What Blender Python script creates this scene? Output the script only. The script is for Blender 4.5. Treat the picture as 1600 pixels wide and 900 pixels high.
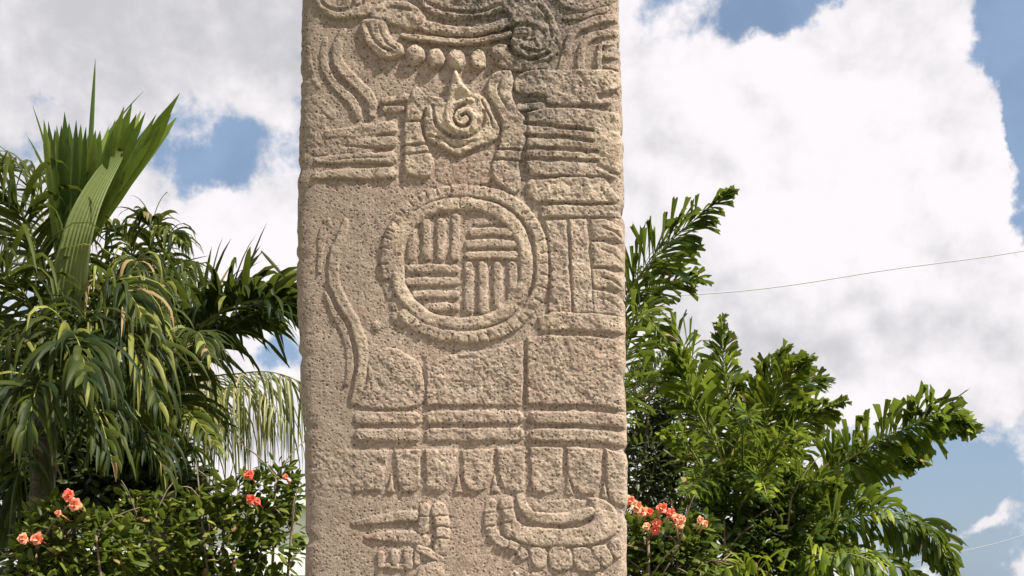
import bpy, math, random
import numpy as np
from mathutils import Vector, Matrix

# ------------------------------------------------------------------ scene, camera, light
for o in list(bpy.data.objects): bpy.data.objects.remove(o)
SC = bpy.context.scene
COL = SC.collection
F, HOR, D0, CZ = 2080.0, 960.0, 4.1, 1.5          # focal length and horizon row in 1600 px units, metres to the stone, eye height
cam = bpy.data.cameras.new('camera'); camo = bpy.data.objects.new('camera', cam); COL.objects.link(camo)
cam.sensor_width = 36.0; cam.lens = 36.0 * F / 1600.0
cam.shift_y = (HOR - 450.0) / 1600.0
cam.clip_start = 0.05; cam.clip_end = 4000
camo.location = (0, -D0, CZ); camo.rotation_euler = (math.radians(90), 0, 0)
SC.camera = camo
SC.view_settings.view_transform = 'Standard'; SC.view_settings.look = 'None'
SC.view_settings.gamma = 1.0; SC.view_settings.exposure = 0.95

SUN_AZ, SUN_EL = 64.0, 51.0                        # azimuth from -y towards +x
a, e = math.radians(SUN_AZ), math.radians(SUN_EL)
SUN = Vector((math.cos(e) * math.sin(a), -math.cos(e) * math.cos(a), math.sin(e)))
sl = bpy.data.lights.new('sun', 'SUN'); sl.energy = 5.0; sl.angle = math.radians(0.5); sl.color = (1.0, 0.945, 0.86)
so = bpy.data.objects.new('sun', sl); COL.objects.link(so)
so.rotation_euler = SUN.to_track_quat('Z', 'Y').to_euler(); so.location = (4, -4, 8)

def P(px, py, dist):
    return Vector(((px - 800.0) / F * dist, dist - D0, CZ + (HOR - py) / F * dist))

# node helpers
class NT:
    def __init__(s, tree): s.t = tree; s.n = tree.nodes; s.l = tree.links
    def new(s, typ, **kw):
        n = s.n.new(typ)
        for k, v in kw.items(): setattr(n, k, v)
        return n
    def put(s, sock, v):
        if isinstance(v, bpy.types.NodeSocket): s.l.new(v, sock)
        elif v is not None:
            if hasattr(sock.default_value, '__len__') and not hasattr(v, '__len__'): sock.default_value = (v,) * len(sock.default_value)
            elif hasattr(v, '__len__') and len(v) == 3 and len(sock.default_value) == 4: sock.default_value = (*v, 1)
            else: sock.default_value = v
    def m(s, op, a, b=None, c=None, clamp=False):
        n = s.new('ShaderNodeMath', operation=op, use_clamp=clamp)
        for i, v in enumerate((a, b, c)):
            if v is not None: s.put(n.inputs[i], v)
        return n.outputs[0]
    def noise(s, vec, scale, detail=4, rough=.5, dist=0, w=None):
        n = s.new('ShaderNodeTexNoise')
        s.put(n.inputs['Vector'], vec); n.inputs['Scale'].default_value = scale; n.inputs['Detail'].default_value = detail
        n.inputs['Roughness'].default_value = rough; n.inputs['Distortion'].default_value = dist
        return n
    def ramp(s, v, lo, hi, a=0.0, b=1.0, smooth=True):
        n = s.new('ShaderNodeMapRange', interpolation_type='SMOOTHSTEP' if smooth else 'LINEAR')
        for i, x in enumerate((v, lo, hi, a, b)): s.put(n.inputs[i], x)
        return n.outputs[0]
    def mix(s, f, a, b, mode='MIX'):
        n = s.new('ShaderNodeMix', data_type='RGBA', blend_type=mode)
        s.put(n.inputs[0], f); s.put(n.inputs[6], a); s.put(n.inputs[7], b)
        return n.outputs[2]

# sky: physical sky with broken cumulus
W = bpy.data.worlds.new('World'); SC.world = W; W.use_nodes = True
W.node_tree.nodes.clear(); w = NT(W.node_tree)
sky = w.new('ShaderNodeTexSky', sky_type='NISHITA'); sky.sun_disc = False
sky.sun_elevation = e; sky.sun_rotation = math.pi - a; sky.altitude = 0; sky.dust_density = 1.2; sky.air_density = 1.0
tc = w.new('ShaderNodeTexCoord').outputs['Generated']
sep = w.new('ShaderNodeSeparateXYZ'); w.put(sep.inputs[0], tc)
az = w.m('ARCTAN2', sep.outputs[0], sep.outputs[1]); el = w.m('ARCSINE', sep.outputs[2])
wob = w.noise(tc, 9.0, 6, .6); wobs = w.new('ShaderNodeSeparateColor'); w.put(wobs.inputs[0], wob.outputs['Color'])
azw = w.m('ADD', az, w.m('MULTIPLY', w.m('SUBTRACT', wobs.outputs[0], .5), .10))
elw = w.m('ADD', el, w.m('MULTIPLY', w.m('SUBTRACT', wobs.outputs[1], .5), .10))
def gsum(blobs, A, E):
    tot = None
    for (px, py, rx, ry, wt) in blobs:
        u = (px - 800) / F; v = (HOR - py) / F; ca = math.atan(u); ce = math.atan(v * math.cos(ca))
        dx = w.m('MULTIPLY', w.m('SUBTRACT', A, ca), F / rx); dy = w.m('MULTIPLY', w.m('SUBTRACT', E, ce), F / ry)
        q = w.m('ADD', w.m('MULTIPLY', dx, dx), w.m('MULTIPLY', dy, dy))
        g = w.m('MULTIPLY', w.m('EXPONENT', w.m('MULTIPLY', q, -1.0)), wt)
        tot = g if tot is None else w.m('ADD', tot, g)
    return tot
HOLES = [(1195, 15, 62, 48, -1.5), (1300, -30, 60, 40, -1.2), (1590, 60, 45, 120, -1.7), (1598, 215, 30, 110, -1.6), (1600, 370, 22, 40, -1.0), (1490, 545, 30, 22, -.75),
         (1440, 600, 30, 30, -.6), (1470, 745, 190, 95, -1.25), (1560, 860, 150, 70, -.9), (1340, 780, 120, 80, -.9), (235, 225, 120, 80, -.64), (405, 240, 85, 60, -.62), (330, 285, 60, 30, -.6),
         (80, 150, 45, 18, -.5), (325, 225, 20, 60, .3), (20, 215, 40, 20, -.5), (445, 560, 45, 40, -1.1), (1250, 300, 280, 250, .9), (1530, 808, 60, 20, 1.15), (1590, 905, 80, 30, 1.0), (1530, 590, 80, 50, .7), (1530, 450, 60, 60, .5),
         (200, 60, 330, 110, .6), (330, 370, 150, 70, .8), (1450, 150, 90, 200, .5)]
cn = w.noise(tc, 7.0, 9, .58, .3); cn2 = w.noise(tc, 26.0, 8, .6)
base = w.m('ADD', w.m('MULTIPLY', w.m('SUBTRACT', cn.outputs[0], .46), 3.4), w.m('MULTIPLY', w.m('SUBTRACT', cn2.outputs[0], .5), 1.7))
dens = w.m('ADD', w.m('ADD', base, .35), gsum(HOLES, azw, elw))
mask = w.ramp(dens, -.26, .30)
# shade of the clouds: thick undersides grey, thin and sunward parts white
GREY = [(200, 40, 330, 130, .6), (60, 220, 130, 90, .3), (1290, 545, 230, 70, .5), (1060, 440, 110, 70, .25), (1180, 160, 120, 60, .12), (1560, 660, 90, 50, .5), (1420, 40, 70, 60, .2), (330, 390, 150, 60, -.35), (1330, 250, 280, 200, -.2), (1140, 250, 130, 60, .22), (1420, 200, 90, 50, .2), (800, 40, 300, 120, .2)]
sh1 = w.noise(tc, 6.0, 7, .55, .2)
off = w.new('ShaderNodeVectorMath', operation='ADD'); w.put(off.inputs[0], tc); off.inputs[1].default_value = tuple(SUN * 0.018)
cnB = w.noise(off.outputs[0], 13.0, 6, .55); cnA = w.noise(tc, 13.0, 6, .55)
relief = w.m('MULTIPLY', w.m('SUBTRACT', cnA.outputs[0], cnB.outputs[0]), 2.3)
grey = w.m('ADD', w.m('MULTIPLY', w.m('SUBTRACT', sh1.outputs[0], .5), 1.1), gsum(GREY, azw, elw))
grey = w.m('ADD', grey, .14); grey = w.m('SUBTRACT', grey, relief)
cc = w.mix(w.ramp(grey, -.1, 1.0), (10.1, 9.7, 10.0), (6.2, 6.15, 6.5))
thin = w.noise(tc, 11.0, 6, .6, .3)
skyc = w.mix(w.ramp(thin.outputs[0], .25, .8, .36, .72), sky.outputs[0], (3.9, 5.4, 7.9))
fin = w.mix(mask, skyc, cc)
bg = w.new('ShaderNodeBackground'); w.put(bg.inputs[0], fin); bg.inputs[1].default_value = 0.051
wo = w.new('ShaderNodeOutputWorld'); w.l.new(bg.outputs[0], wo.inputs[0])

# ------------------------------------------------------------------ materials
def mat(name):
    m = bpy.data.materials.new(name); m.use_nodes = True; m.node_tree.nodes.clear(); return m, NT(m.node_tree)
def principled(t, col, rough=.8, spec=.3, bump=None, bdist=.002, bstr=1.0):
    p = t.new('ShaderNodeBsdfPrincipled'); t.put(p.inputs['Base Color'], col); t.put(p.inputs['Roughness'], rough)
    p.inputs['Specular IOR Level'].default_value = spec
    if bump is not None:
        b = t.new('ShaderNodeBump'); b.inputs['Distance'].default_value = bdist; b.inputs['Strength'].default_value = bstr
        t.put(b.inputs['Height'], bump); t.l.new(b.outputs[0], p.inputs['Normal'])
    o = t.new('ShaderNodeOutputMaterial'); t.l.new(p.outputs[0], o.inputs[0]); return p, o

def make_stone():
    m, t = mat('carved_stone')
    c = t.new('ShaderNodeTexCoord').outputs['Object']
    big = t.noise(c, 3.2, 5, .6); med = t.noise(c, 16, 5, .65); fin_ = t.noise(c, 120, 3, .6); red = t.noise(c, 5.5, 5, .6, .4)
    rub_highlight = t.new('ShaderNodeAttribute', attribute_name='rubbed_highlight').outputs['Fac']
    dark = t.new('ShaderNodeAttribute', attribute_name='stain').outputs['Fac']
    rd = t.new('ShaderNodeAttribute', attribute_name='rust').outputs['Fac']
    col = t.mix(t.ramp(big.outputs[0], .3, .7), (.240, .178, .137), (.325, .249, .194))
    col = t.mix(t.ramp(med.outputs[0], .35, .75, 0, .45), col, (.150, .118, .098))
    col = t.mix(t.m('MULTIPLY', t.ramp(red.outputs[0], .5, .75), t.m('ADD', .28, t.m('MULTIPLY', rd, .6)), clamp=True), col, (.255, .140, .098))
    col = t.mix(t.m('MULTIPLY', rd, .45), col, (.22, .132, .104))
    col = t.mix(t.m('MULTIPLY', rub_highlight, .6), col, (.56, .45, .32))  # rubbed tops lighter, with a rim highlight painted in
    col = t.mix(t.m('MULTIPLY', dark, t.ramp(med.outputs[0], .25, .55, .7, 1.0)), col, (.085, .072, .064))
    col = t.mix(t.ramp(fin_.outputs[0], .4, .7, 0, .75), col, t.mix(.45, col, (.80, .68, .54)))
    fin2 = t.noise(c, 75, 3, .6)
    col = t.mix(t.ramp(fin2.outputs[0], .52, .72, 0, .55), col, (.17, .125, .095))
    mp = t.new('ShaderNodeMapping'); t.put(mp.inputs[0], c); mp.inputs['Scale'].default_value = (7, 7, 1.1)
    mot = t.noise(c, 30, 4, .7); col = t.mix(t.ramp(mot.outputs[0], .5, .68, 0, .45), col, (.150, .108, .086)); col = t.mix(t.ramp(mot.outputs[0], .32, .46, .35, 0), col, (.40, .325, .25))
    stk = t.noise(mp.outputs[0], 1.6, 6, .65); lich = t.noise(c, 9, 7, .7, .6)
    col = t.mix(t.ramp(stk.outputs[0], .52, .74, 0, .42), col, (.155, .135, .115))
    col = t.mix(t.ramp(lich.outputs[0], .60, .68, 0, .35), col, (.36, .315, .255))
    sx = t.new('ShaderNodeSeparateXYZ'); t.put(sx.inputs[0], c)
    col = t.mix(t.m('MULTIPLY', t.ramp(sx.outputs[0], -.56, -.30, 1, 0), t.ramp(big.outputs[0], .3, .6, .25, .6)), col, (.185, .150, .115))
    v = t.new('ShaderNodeTexVoronoi', feature='F1'); t.put(v.inputs['Vector'], c); v.inputs['Scale'].default_value = 95
    pick = t.new('ShaderNodeSeparateColor'); t.put(pick.inputs[0], v.outputs['Color'])
    speck = t.m('MULTIPLY', t.ramp(v.outputs['Distance'], .16, .34, 1, 0), t.ramp(pick.outputs[0], .68, .72))
    col = t.mix(t.m('MULTIPLY', speck, .8), col, (.10, .075, .06))
    grain = t.noise(c, 230, 3, .7)
    h = t.m('ADD', t.m('MULTIPLY', grain.outputs[0], .6), t.m('MULTIPLY', speck, -1.1))
    h = t.m('ADD', h, t.m('MULTIPLY', fin_.outputs[0], .8))
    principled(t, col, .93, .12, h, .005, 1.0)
    return m
STONE = make_stone()

def leaf_mat(name, c0, c1, c2, rough=.42, trans=.30, spec=.45):
    m, t = mat(name)
    tint = t.new('ShaderNodeAttribute', attribute_name='tint').outputs['Fac']
    c = t.new('ShaderNodeTexCoord').outputs['Object']
    n = t.noise(c, 14, 3, .6)
    col = t.mix(t.ramp(tint, .0, .7), c0, c1); col = t.mix(t.ramp(tint, .72, 1.0, 0, .9), col, c2)  # leaf tones by tint; shade and highlight are partly painted in here
    col = t.mix(t.ramp(n.outputs[0], .35, .7, 0, .35), col, c0)
    col = t.mix(t.ramp(tint, .975, .985), col, (.24, .165, .08))
    p = t.new('ShaderNodeBsdfPrincipled'); t.put(p.inputs['Base Color'], col); p.inputs['Roughness'].default_value = rough
    p.inputs['Specular IOR Level'].default_value = spec
    tr = t.new('ShaderNodeBsdfTranslucent'); t.put(tr.inputs[0], t.mix(.5, col, (.35, .45, .06)))
    mx = t.new('ShaderNodeMixShader'); mx.inputs[0].default_value = trans
    t.l.new(p.outputs[0], mx.inputs[1]); t.l.new(tr.outputs[0], mx.inputs[2])
    o = t.new('ShaderNodeOutputMaterial'); t.l.new(mx.outputs[0], o.inputs[0]); return m
PALM = leaf_mat('palm_leaf', (.008, .017, .003), (.054, .066, .007), (.24, .25, .06), .5, .16, .12)
PALE = leaf_mat('pale_palm_leaf', (.05, .065, .014), (.15, .165, .045), (.33, .31, .13), .5, .25)
YOUNG = leaf_mat('young_palm_leaf', (.020, .045, .006), (.10, .15, .016), (.22, .27, .05), .5, .25, .2)
SHEATH = leaf_mat('leaf_underside', (.12, .15, .05), (.19, .22, .08), (.28, .30, .12), .55, .12, .2)
FISH = leaf_mat('fan_tip_leaf', (.012, .028, .003), (.095, .135, .007), (.26, .30, .018), .45, .28, .16)
BUSH = leaf_mat('bush_leaf', (.014, .032, .005), (.075, .100, .010), (.27, .29, .055), .5, .22, .16)
TWIG = leaf_mat('olive_leaf', (.022, .033, .010), (.065, .08, .028), (.16, .17, .07), .5, .22, .3)
def simple(name, c0, c1, scale=20, rough=.85, bump=.004, stretch=(1, 1, 1), trans=0):
    m, t = mat(name)
    mp = t.new('ShaderNodeMapping'); t.put(mp.inputs[0], t.new('ShaderNodeTexCoord').outputs['Object']); mp.inputs['Scale'].default_value = stretch
    n = t.noise(mp.outputs[0], scale, 6, .65)
    principled(t, t.mix(t.ramp(n.outputs[0], .3, .7), c0, c1), rough, .25, n.outputs[0], bump); return m
RACHIS = simple('leaf_stalk', (.16, .17, .05), (.27, .25, .09), 12, .5)
BARK = simple('palm_bark', (.05, .042, .03), (.13, .11, .08), 9, .95, .02, (1, 1, 5))
WOOD = simple('branch_bark', (.12, .09, .06), (.24, .19, .14), 25, .9)
GRASS = simple('grass_ground', (.045, .075, .02), (.11, .13, .045), 6, .95, .02)
PAVE = simple('stone_paving', (.25, .23, .20), (.36, .33, .29), 8, .9)
PLASTER = simple('white_plaster', (.70, .69, .66), (.80, .79, .76), 3, .9)
GLASSM = simple('window_glass', (.03, .035, .04), (.05, .055, .06), 3, .15)
CABLE = simple('grey_cable', (.40, .40, .41), (.45, .45, .46), 30, .6)
def petal_mat():
    m, t = mat('coral_petal')
    tint = t.new('ShaderNodeAttribute', attribute_name='tint').outputs['Fac']
    col = t.mix(t.ramp(tint, 0, 1, smooth=False), (.74, .09, .06), (.82, .40, .22))
    principled(t, col, .5, .3); return m
PETAL = petal_mat()

# ------------------------------------------------------------------ objects
def link(name, me, m=None, parent=None):
    o = bpy.data.objects.new(name, me); COL.objects.link(o)
    if m is not None and me is not None and not me.materials: me.materials.append(m)
    if parent is not None: o.parent = parent
    return o
def empty(name, loc=(0, 0, 0)):
    o = bpy.data.objects.new(name, None); o.location = loc; o.empty_display_size = .2; COL.objects.link(o); return o
def tag(o, label, cat, group=None):
    o['label'] = label; o['category'] = cat
    if group: o['group'] = group
    return o
def child(name, me, m, root):
    o = link(name, me, m, root)
    off = Vector(root.location) if root.type == 'EMPTY' and root.parent is None else Vector((0, 0, 0))
    o.location = -off if root.parent is None and root.type == 'EMPTY' else (0, 0, 0)
    return o

class MB:
    def __init__(s): s.v = []; s.f = []; s.t = []; s.tv = .5
    def add(s, vs, fs, tint=None):
        b = len(s.v); s.v.extend([tuple(v) for v in vs]); s.f.extend([tuple(b + i for i in f) for f in fs])
        s.t.extend([s.tv if tint is None else tint] * len(vs))
    def tube(s, pts, r0, r1, k=7, cap=True):
        n = len(pts); vs = []; up = Vector((0, 0, 1))
        prev = None
        for i, p in enumerate(pts):
            T = (pts[min(i + 1, n - 1)] - pts[max(i - 1, 0)]).normalized()
            if prev is None: A = T.orthogonal().normalized()
            else: A = (prev - T * prev.dot(T)).normalized()
            prev = A; B = T.cross(A)
            r = r0[i] if hasattr(r0, '__len__') else r0 + (r1 - r0) * i / (n - 1)
            for j in range(k):
                an = 2 * math.pi * j / k; vs.append(p + A * (r * math.cos(an)) + B * (r * math.sin(an)))
        fs = [(i * k + j, i * k + (j + 1) % k, (i + 1) * k + (j + 1) % k, (i + 1) * k + j) for i in range(n - 1) for j in range(k)]
        if cap: fs.append(tuple(range(k - 1, -1, -1))); fs.append(tuple((n - 1) * k + j for j in range(k)))
        s.add(vs, fs)
    def box(s, a, b):
        (x0, y0, z0), (x1, y1, z1) = a, b
        s.add([(x0, y0, z0), (x1, y0, z0), (x1, y1, z0), (x0, y1, z0), (x0, y0, z1), (x1, y0, z1), (x1, y1, z1), (x0, y1, z1)],
              [(3, 2, 1, 0), (4, 5, 6, 7), (0, 1, 5, 4), (1, 2, 6, 5), (2, 3, 7, 6), (3, 0, 4, 7)])
    def mesh(s, name, smooth=True):
        me = bpy.data.meshes.new(name); me.from_pydata(s.v, [], s.f)
        if smooth: me.polygons.foreach_set('use_smooth', [True] * len(me.polygons))
        at = me.attributes.new('tint', 'FLOAT', 'POINT'); at.data.foreach_set('value', s.t)
        me.update(); return me

def catmull(pts, n):
    pts = [Vector(p) for p in pts]; q = [pts[0] * 2 - pts[1]] + pts + [pts[-1] * 2 - pts[-2]]; out = []
    segs = len(pts) - 1
    for i in range(n):
        u = i / (n - 1) * segs; k = min(int(u), segs - 1); t = u - k
        a, b, c, d = q[k:k + 4]
        out.append(.5 * ((2 * b) + (c - a) * t + (2 * a - 5 * b + 4 * c - d) * t * t + (3 * b - a - 3 * c + d) * t ** 3))
    return out

# ================================================================== THE CARVED STELA
X0, X1, Y0, Y1 = 440, 1000, -30, 920                # pixel frame of the carved face (2 mm per pixel)
gx, gy = np.meshgrid(np.arange(X0, X1 + 1, dtype=float), np.arange(Y0, Y1 + 1, dtype=float))
rng = np.random.default_rng(7)
def vnoise(x, y, s, seed):
    r = np.random.default_rng(seed); N = 256; lat = r.random((N, N))
    u = x / s + 1000; v = y / s + 1000; i = np.floor(u).astype(int); j = np.floor(v).astype(int); fx = u - i; fy = v - j
    fx = fx * fx * (3 - 2 * fx); fy = fy * fy * (3 - 2 * fy)
    g = lambda a, b: lat[b % N, a % N]
    return (g(i, j) * (1 - fx) + g(i + 1, j) * fx) * (1 - fy) + (g(i, j + 1) * (1 - fx) + g(i + 1, j + 1) * fx) * fy - .5
WX = gx + 1.8 * vnoise(gx, gy, 22, 1) + 1.3 * vnoise(gx, gy, 7, 2)
WY = gy + 1.8 * vnoise(gx, gy, 22, 3) + 1.3 * vnoise(gx, gy, 7, 4)
H = np.zeros_like(gx); LAB = np.zeros(gx.shape, int); ROUGH = np.zeros_like(gx); PARTS = [('shaft', None)]
STAIN = np.zeros_like(gx); RUST = np.zeros_like(gx)
def cr2(pts, m=6, closed=False):
    pts = [np.array(p, float) for p in pts]; n = len(pts); out = []
    for i in range(n if closed else n - 1):
        if closed: a, b, c, d = pts[(i - 1) % n], pts[i], pts[(i + 1) % n], pts[(i + 2) % n]
        else: a, b, c, d = pts[max(i - 1, 0)], pts[i], pts[i + 1], pts[min(i + 2, n - 1)]
        for k in range(m):
            t = k / m; out.append(.5 * (2 * b + (c - a) * t + (2 * a - 5 * b + 4 * c - d) * t * t + (3 * b - a - 3 * c + d) * t ** 3))
    if not closed: out.append(pts[-1])
    return out
def box_of(pts, pad):
    p = np.array([q[:2] for q in pts]); a = np.floor(p.min(0) - pad).astype(int); b = np.ceil(p.max(0) + pad).astype(int)
    x0, x1 = max(a[0] - X0, 0), min(b[0] - X0, X1 - X0) + 1; y0, y1 = max(a[1] - Y0, 0), min(b[1] - Y0, Y1 - Y0) + 1
    return (slice(y0, y1), slice(x0, x1)) if x1 > x0 and y1 > y0 else None
def segdist(x, y, pts, closed=False):
    best = np.full(x.shape, 1e9); rr = np.zeros_like(x); n = len(pts)
    for i in range(n if closed else n - 1):
        a, b = pts[i], pts[(i + 1) % n]; dx, dy = b[0] - a[0], b[1] - a[1]; L = dx * dx + dy * dy + 1e-9
        t = np.clip(((x - a[0]) * dx + (y - a[1]) * dy) / L, 0, 1)
        d = np.hypot(x - a[0] - t * dx, y - a[1] - t * dy); m_ = d < best; best = np.where(m_, d, best)
        if len(a) > 2: rr = np.where(m_, a[2] + (b[2] - a[2]) * t, rr)
    return best, rr
def inside(x, y, pts):
    c = np.zeros(x.shape, bool); n = len(pts)
    for i in range(n):
        a, b = pts[i], pts[(i + 1) % n]
        if a[1] == b[1]: continue
        c ^= ((a[1] > y) != (b[1] > y)) & (x < (b[0] - a[0]) * (y - a[1]) / (b[1] - a[1]) + a[0])
    return c
def newpart(name, label=None, into=None):
    if into is not None: return into
    PARTS.append((name, label)); return len(PARTS) - 1
def put(s, val, pid, rough, thr=.5, add=False):
    h = H[s]; m_ = val > h + (0 if not add else -1e9)
    LAB[s] = np.where((val > np.maximum(h, thr)), pid, LAB[s])
    ROUGH[s] = np.where(val > h, rough, ROUGH[s]); H[s] = np.maximum(h, val)
def poly(name, pts, h=6, w=6, rough=.6, smooth=True, label=None, into=None, curve=1.0, dome=0):
    pts = cr2(pts, 5, True) if smooth else [np.array(p, float) for p in pts]
    s = box_of(pts, 8)
    if s is None: return 0
    x, y = WX[s], WY[s]; d, _ = segdist(x, y, pts, True); ins = inside(x, y, pts); sd = np.where(ins, d, -d)
    w = w * .78; t = np.clip((sd + w * .3) / w, 0, 1); val = h * np.sqrt(1 - (1 - t) ** 2) + dome * np.clip(sd / 25, 0, 1) - .01 * (sd <= -w * .3)
    pid = newpart(name, label, into); put(s, val, pid, rough); return pid
def stroke(name, pts, r, h=5, rough=.5, label=None, into=None, flat=.5, smooth=True, closed=False):
    pts = [(p[0], p[1], p[2] if len(p) > 2 else r) for p in pts]
    if smooth: pts = cr2(pts, 6, closed)
    s = box_of(pts, max(p[2] for p in pts) + 8)
    if s is None: return 0
    d, rr = segdist(WX[s], WY[s], pts, closed)
    t = np.clip(d / rr, 0, 1); t2 = np.clip((t - flat) / (1 - flat), 0, 1)
    val = h * np.sqrt(np.clip(1 - t2 ** 2.2, 0, 1)) - .01 * (d > rr)
    pid = newpart(name, label, into); put(s, val, pid, rough); return pid
def groove(pts, r=3, depth=4, closed=False, smooth=True, floor=-2.0):
    pts = [(p[0], p[1], p[2] if len(p) > 2 else r) for p in pts]
    if smooth: pts = cr2(pts, 6, closed)
    s = box_of(pts, 12)
    if s is None: return
    d, rr = segdist(WX[s], WY[s], pts, closed)
    H[s] = np.maximum(H[s] - depth * np.clip(1 - (d / np.maximum(rr, .5)) ** 2, 0, 1), np.minimum(H[s], floor))
def blob(name, x, y, r, h=6, rough=.5, label=None, into=None, ry=None):
    s = box_of([(x, y)], max(r, ry or r) + 8)
    if s is None: return 0
    q = np.hypot((WX[s] - x) / r, (WY[s] - y) / (ry or r)); val = h * np.sqrt(np.clip(1 - q ** 2.6, 0, 1)) - .01 * (q > 1)
    pid = newpart(name, label, into); put(s, val, pid, rough); return pid
def soft(arr, x, y, rx, ry, amt):
    arr += amt * np.exp(-((gx - x) / rx) ** 2 - ((gy - y) / ry) ** 2)

def sellipse(cx, cy, rx, ry, n=60, p=2.25):
    out = []
    for i in range(n):
        t = 2 * math.pi * i / n; c, s_ = math.cos(t), math.sin(t)
        out.append((cx + rx * math.copysign(abs(c) ** (2 / p), c), cy + ry * math.copysign(abs(s_) ** (2 / p), s_)))
    return out

# --- headdress and face
poly('ear_ornament', [(492, -34), (580, -34), (578, 5), (574, 24), (555, 29), (522, 29), (505, 20), (495, 5)], 6, 6, .5)
groove([(503, 5), (515, 14), (540, 17), (551, 6), (550, -20)], 4, 4)
groove([(556, 12), (566, 8), (569, -10)], 3, 3)
poly('cheek_scroll', [(578, 22), (592, 8), (612, 3), (638, 7), (656, 18), (665, 34), (652, 47), (628, 44), (606, 38), (590, 34)], 7, 8, .7)
groove([(600, 22), (615, 14), (640, 18)], 3, 2.5)
p_ = poly('eye_scroll', [(566, 38), (580, 32), (602, 36), (606, 52), (614, 64), (628, 73), (630, 86), (618, 93), (598, 93), (582, 82), (570, 62)], 7, 6, .5)
groove([(576, 42), (582, 60), (594, 76), (612, 84)], 3, 3); groove([(592, 42), (596, 58), (606, 72), (618, 80)], 2.5, 2)
poly('upper_lip', [(640, 22), (668, 34), (700, 42), (740, 44), (780, 34), (812, 22), (812, 34), (790, 46), (745, 56), (700, 57), (662, 50), (642, 40)], 6, 7, .9)
poly('forehead_band', [(650, -34), (800, -34), (806, 4), (780, 20), (730, 30), (690, 28), (664, 12)], 5, 8, 1.2)
groove([(670, 8), (700, 18), (745, 20), (790, 6)], 4, 4); groove([(690, -20), (720, -4), (760, -8)], 4, 4)
blob('brow_knob', 752, -2, 12, 8)
stroke('lower_lip', [(628, 58, 3), (648, 61, 5), (690, 67, 5), (735, 68, 5), (770, 62, 5), (796, 56, 4)], 5, 7.5, .4)
for (x, y, r, q) in ((649, 88, 16, 17), (681, 94, 15, 17), (713, 96, 15, 18), (747, 95, 13, 18)):
    blob('bead', x, y, r, 8, .5, ry=q)
poly('ear_pendant', [(770, 74), (798, 72), (806, 84), (828, 96), (850, 95), (853, 108), (828, 113), (800, 112), (782, 106), (770, 92)], 6.5, 5, 1.1)
blob('bead', 782, 87, 13, 8.5, .8)
p_ = poly('headdress_scroll', [(786, 8), (812, -8), (838, -4), (858, 18), (870, 42), (874, 64), (866, 84), (850, 98), (824, 99), (804, 90), (798, 72), (802, 54), (800, 34)], 9, 7, .9, label='dark weathered scroll with coiled end')
groove([(792, 48), (812, 43), (832, 44), (828, 58), (806, 62)], 5, 5); groove([(796, 72), (803, 86), (822, 95), (842, 93), (856, 84)], 4, 7)
groove([(842, 12), (855, 32), (861, 56), (856, 74), (842, 83), (822, 82), (812, 74), (818, 66), (832, 66), (838, 74)], 3.2, 4)
groove([(838, 44), (850, 56), (846, 70)], 2.5, 3)
# feathers left of the face
stroke('feather', [(536, 50, 6), (528, 70, 8), (526, 92, 8), (537, 112, 9), (556, 130, 9), (573, 146, 9), (582, 162, 8), (582, 180, 6)], 8, 6, .3)
stroke('feather', [(509, 62, 4), (505, 82, 6), (506, 102, 6), (516, 124, 7), (532, 142, 8), (548, 156, 8), (557, 172, 7), (560, 184, 5)], 7, 3.6, .4)
stroke('feather', [(481, 72, 3), (483, 95, 4), (487, 116, 4), (499, 136, 3)], 4, 3, .3)
stroke('feather', [(486, 150, 5), (505, 165, 7), (520, 180, 7)], 4, 1.8, .3)
# bracelets and bars at left
stroke('cuff_bar', [(600, 158), (638, 154)], 5.5, 5, .5); stroke('cuff_bar', [(602, 171), (628, 171)], 5, 4, .5)
poly('hand_block', [(481, 184), (507, 181), (509, 197), (520, 205), (552, 198), (585, 197), (585, 236), (540, 240), (484, 238)], 4, 5, .8, label='reddish block at the left bars')
stroke('finger_bar', [(512, 211, 7), (560, 206, 9), (600, 201, 10), (612, 200, 10)], 9, 6, .5)
stroke('finger_bar', [(565, 224, 7), (590, 223, 9), (612, 222, 9)], 9, 6, .6)
stroke('finger_bar', [(495, 251, 5), (530, 249, 8), (575, 248, 9), (611, 247, 10)], 9, 6, .5)
stroke('finger_bar', [(490, 276, 5), (530, 273, 8), (575, 273, 9), (611, 271, 10)], 9, 6, .6)
groove([(530, 250), (600, 247)], 2, 1.5); groove([(540, 229), (600, 234)], 2.5, 2.5)
# braids, nose, mouth scroll
poly('braid', [(638, 158), (650, 139), (666, 152), (692, 157), (682, 170), (664, 172), (657, 190), (662, 215), (668, 232), (675, 250), (675, 266), (668, 278), (650, 276), (634, 268), (633, 240), (632, 215), (634, 185)], 7, 6, .8)
groove([(628, 191), (660, 190)], 2.5, 4); groove([(630, 229), (668, 226)], 3, 4.5); groove([(632, 243), (672, 238)], 2.5, 4.5)
poly('braid', [(768, 120), (796, 112), (801, 135), (799, 152), (808, 172), (821, 188), (822, 208), (813, 240), (809, 262), (813, 290), (802, 303), (786, 292), (773, 284), (770, 262), (773, 243), (782, 222), (783, 192), (772, 165), (762, 148)], 7, 6, .8)
groove([(764, 234), (812, 236)], 2.5, 5); groove([(764, 250), (812, 252)], 2.5, 5); groove([(786, 118), (778, 145), (795, 175)], 3, 2)
poly('chin', [(668, 162), (684, 158), (700, 152), (726, 148), (748, 150), (762, 160), (767, 178), (778, 196), (778, 214), (758, 226), (738, 234), (718, 245), (698, 234), (674, 222), (664, 204)], 7, 7, .8, dome=1.5)
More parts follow.
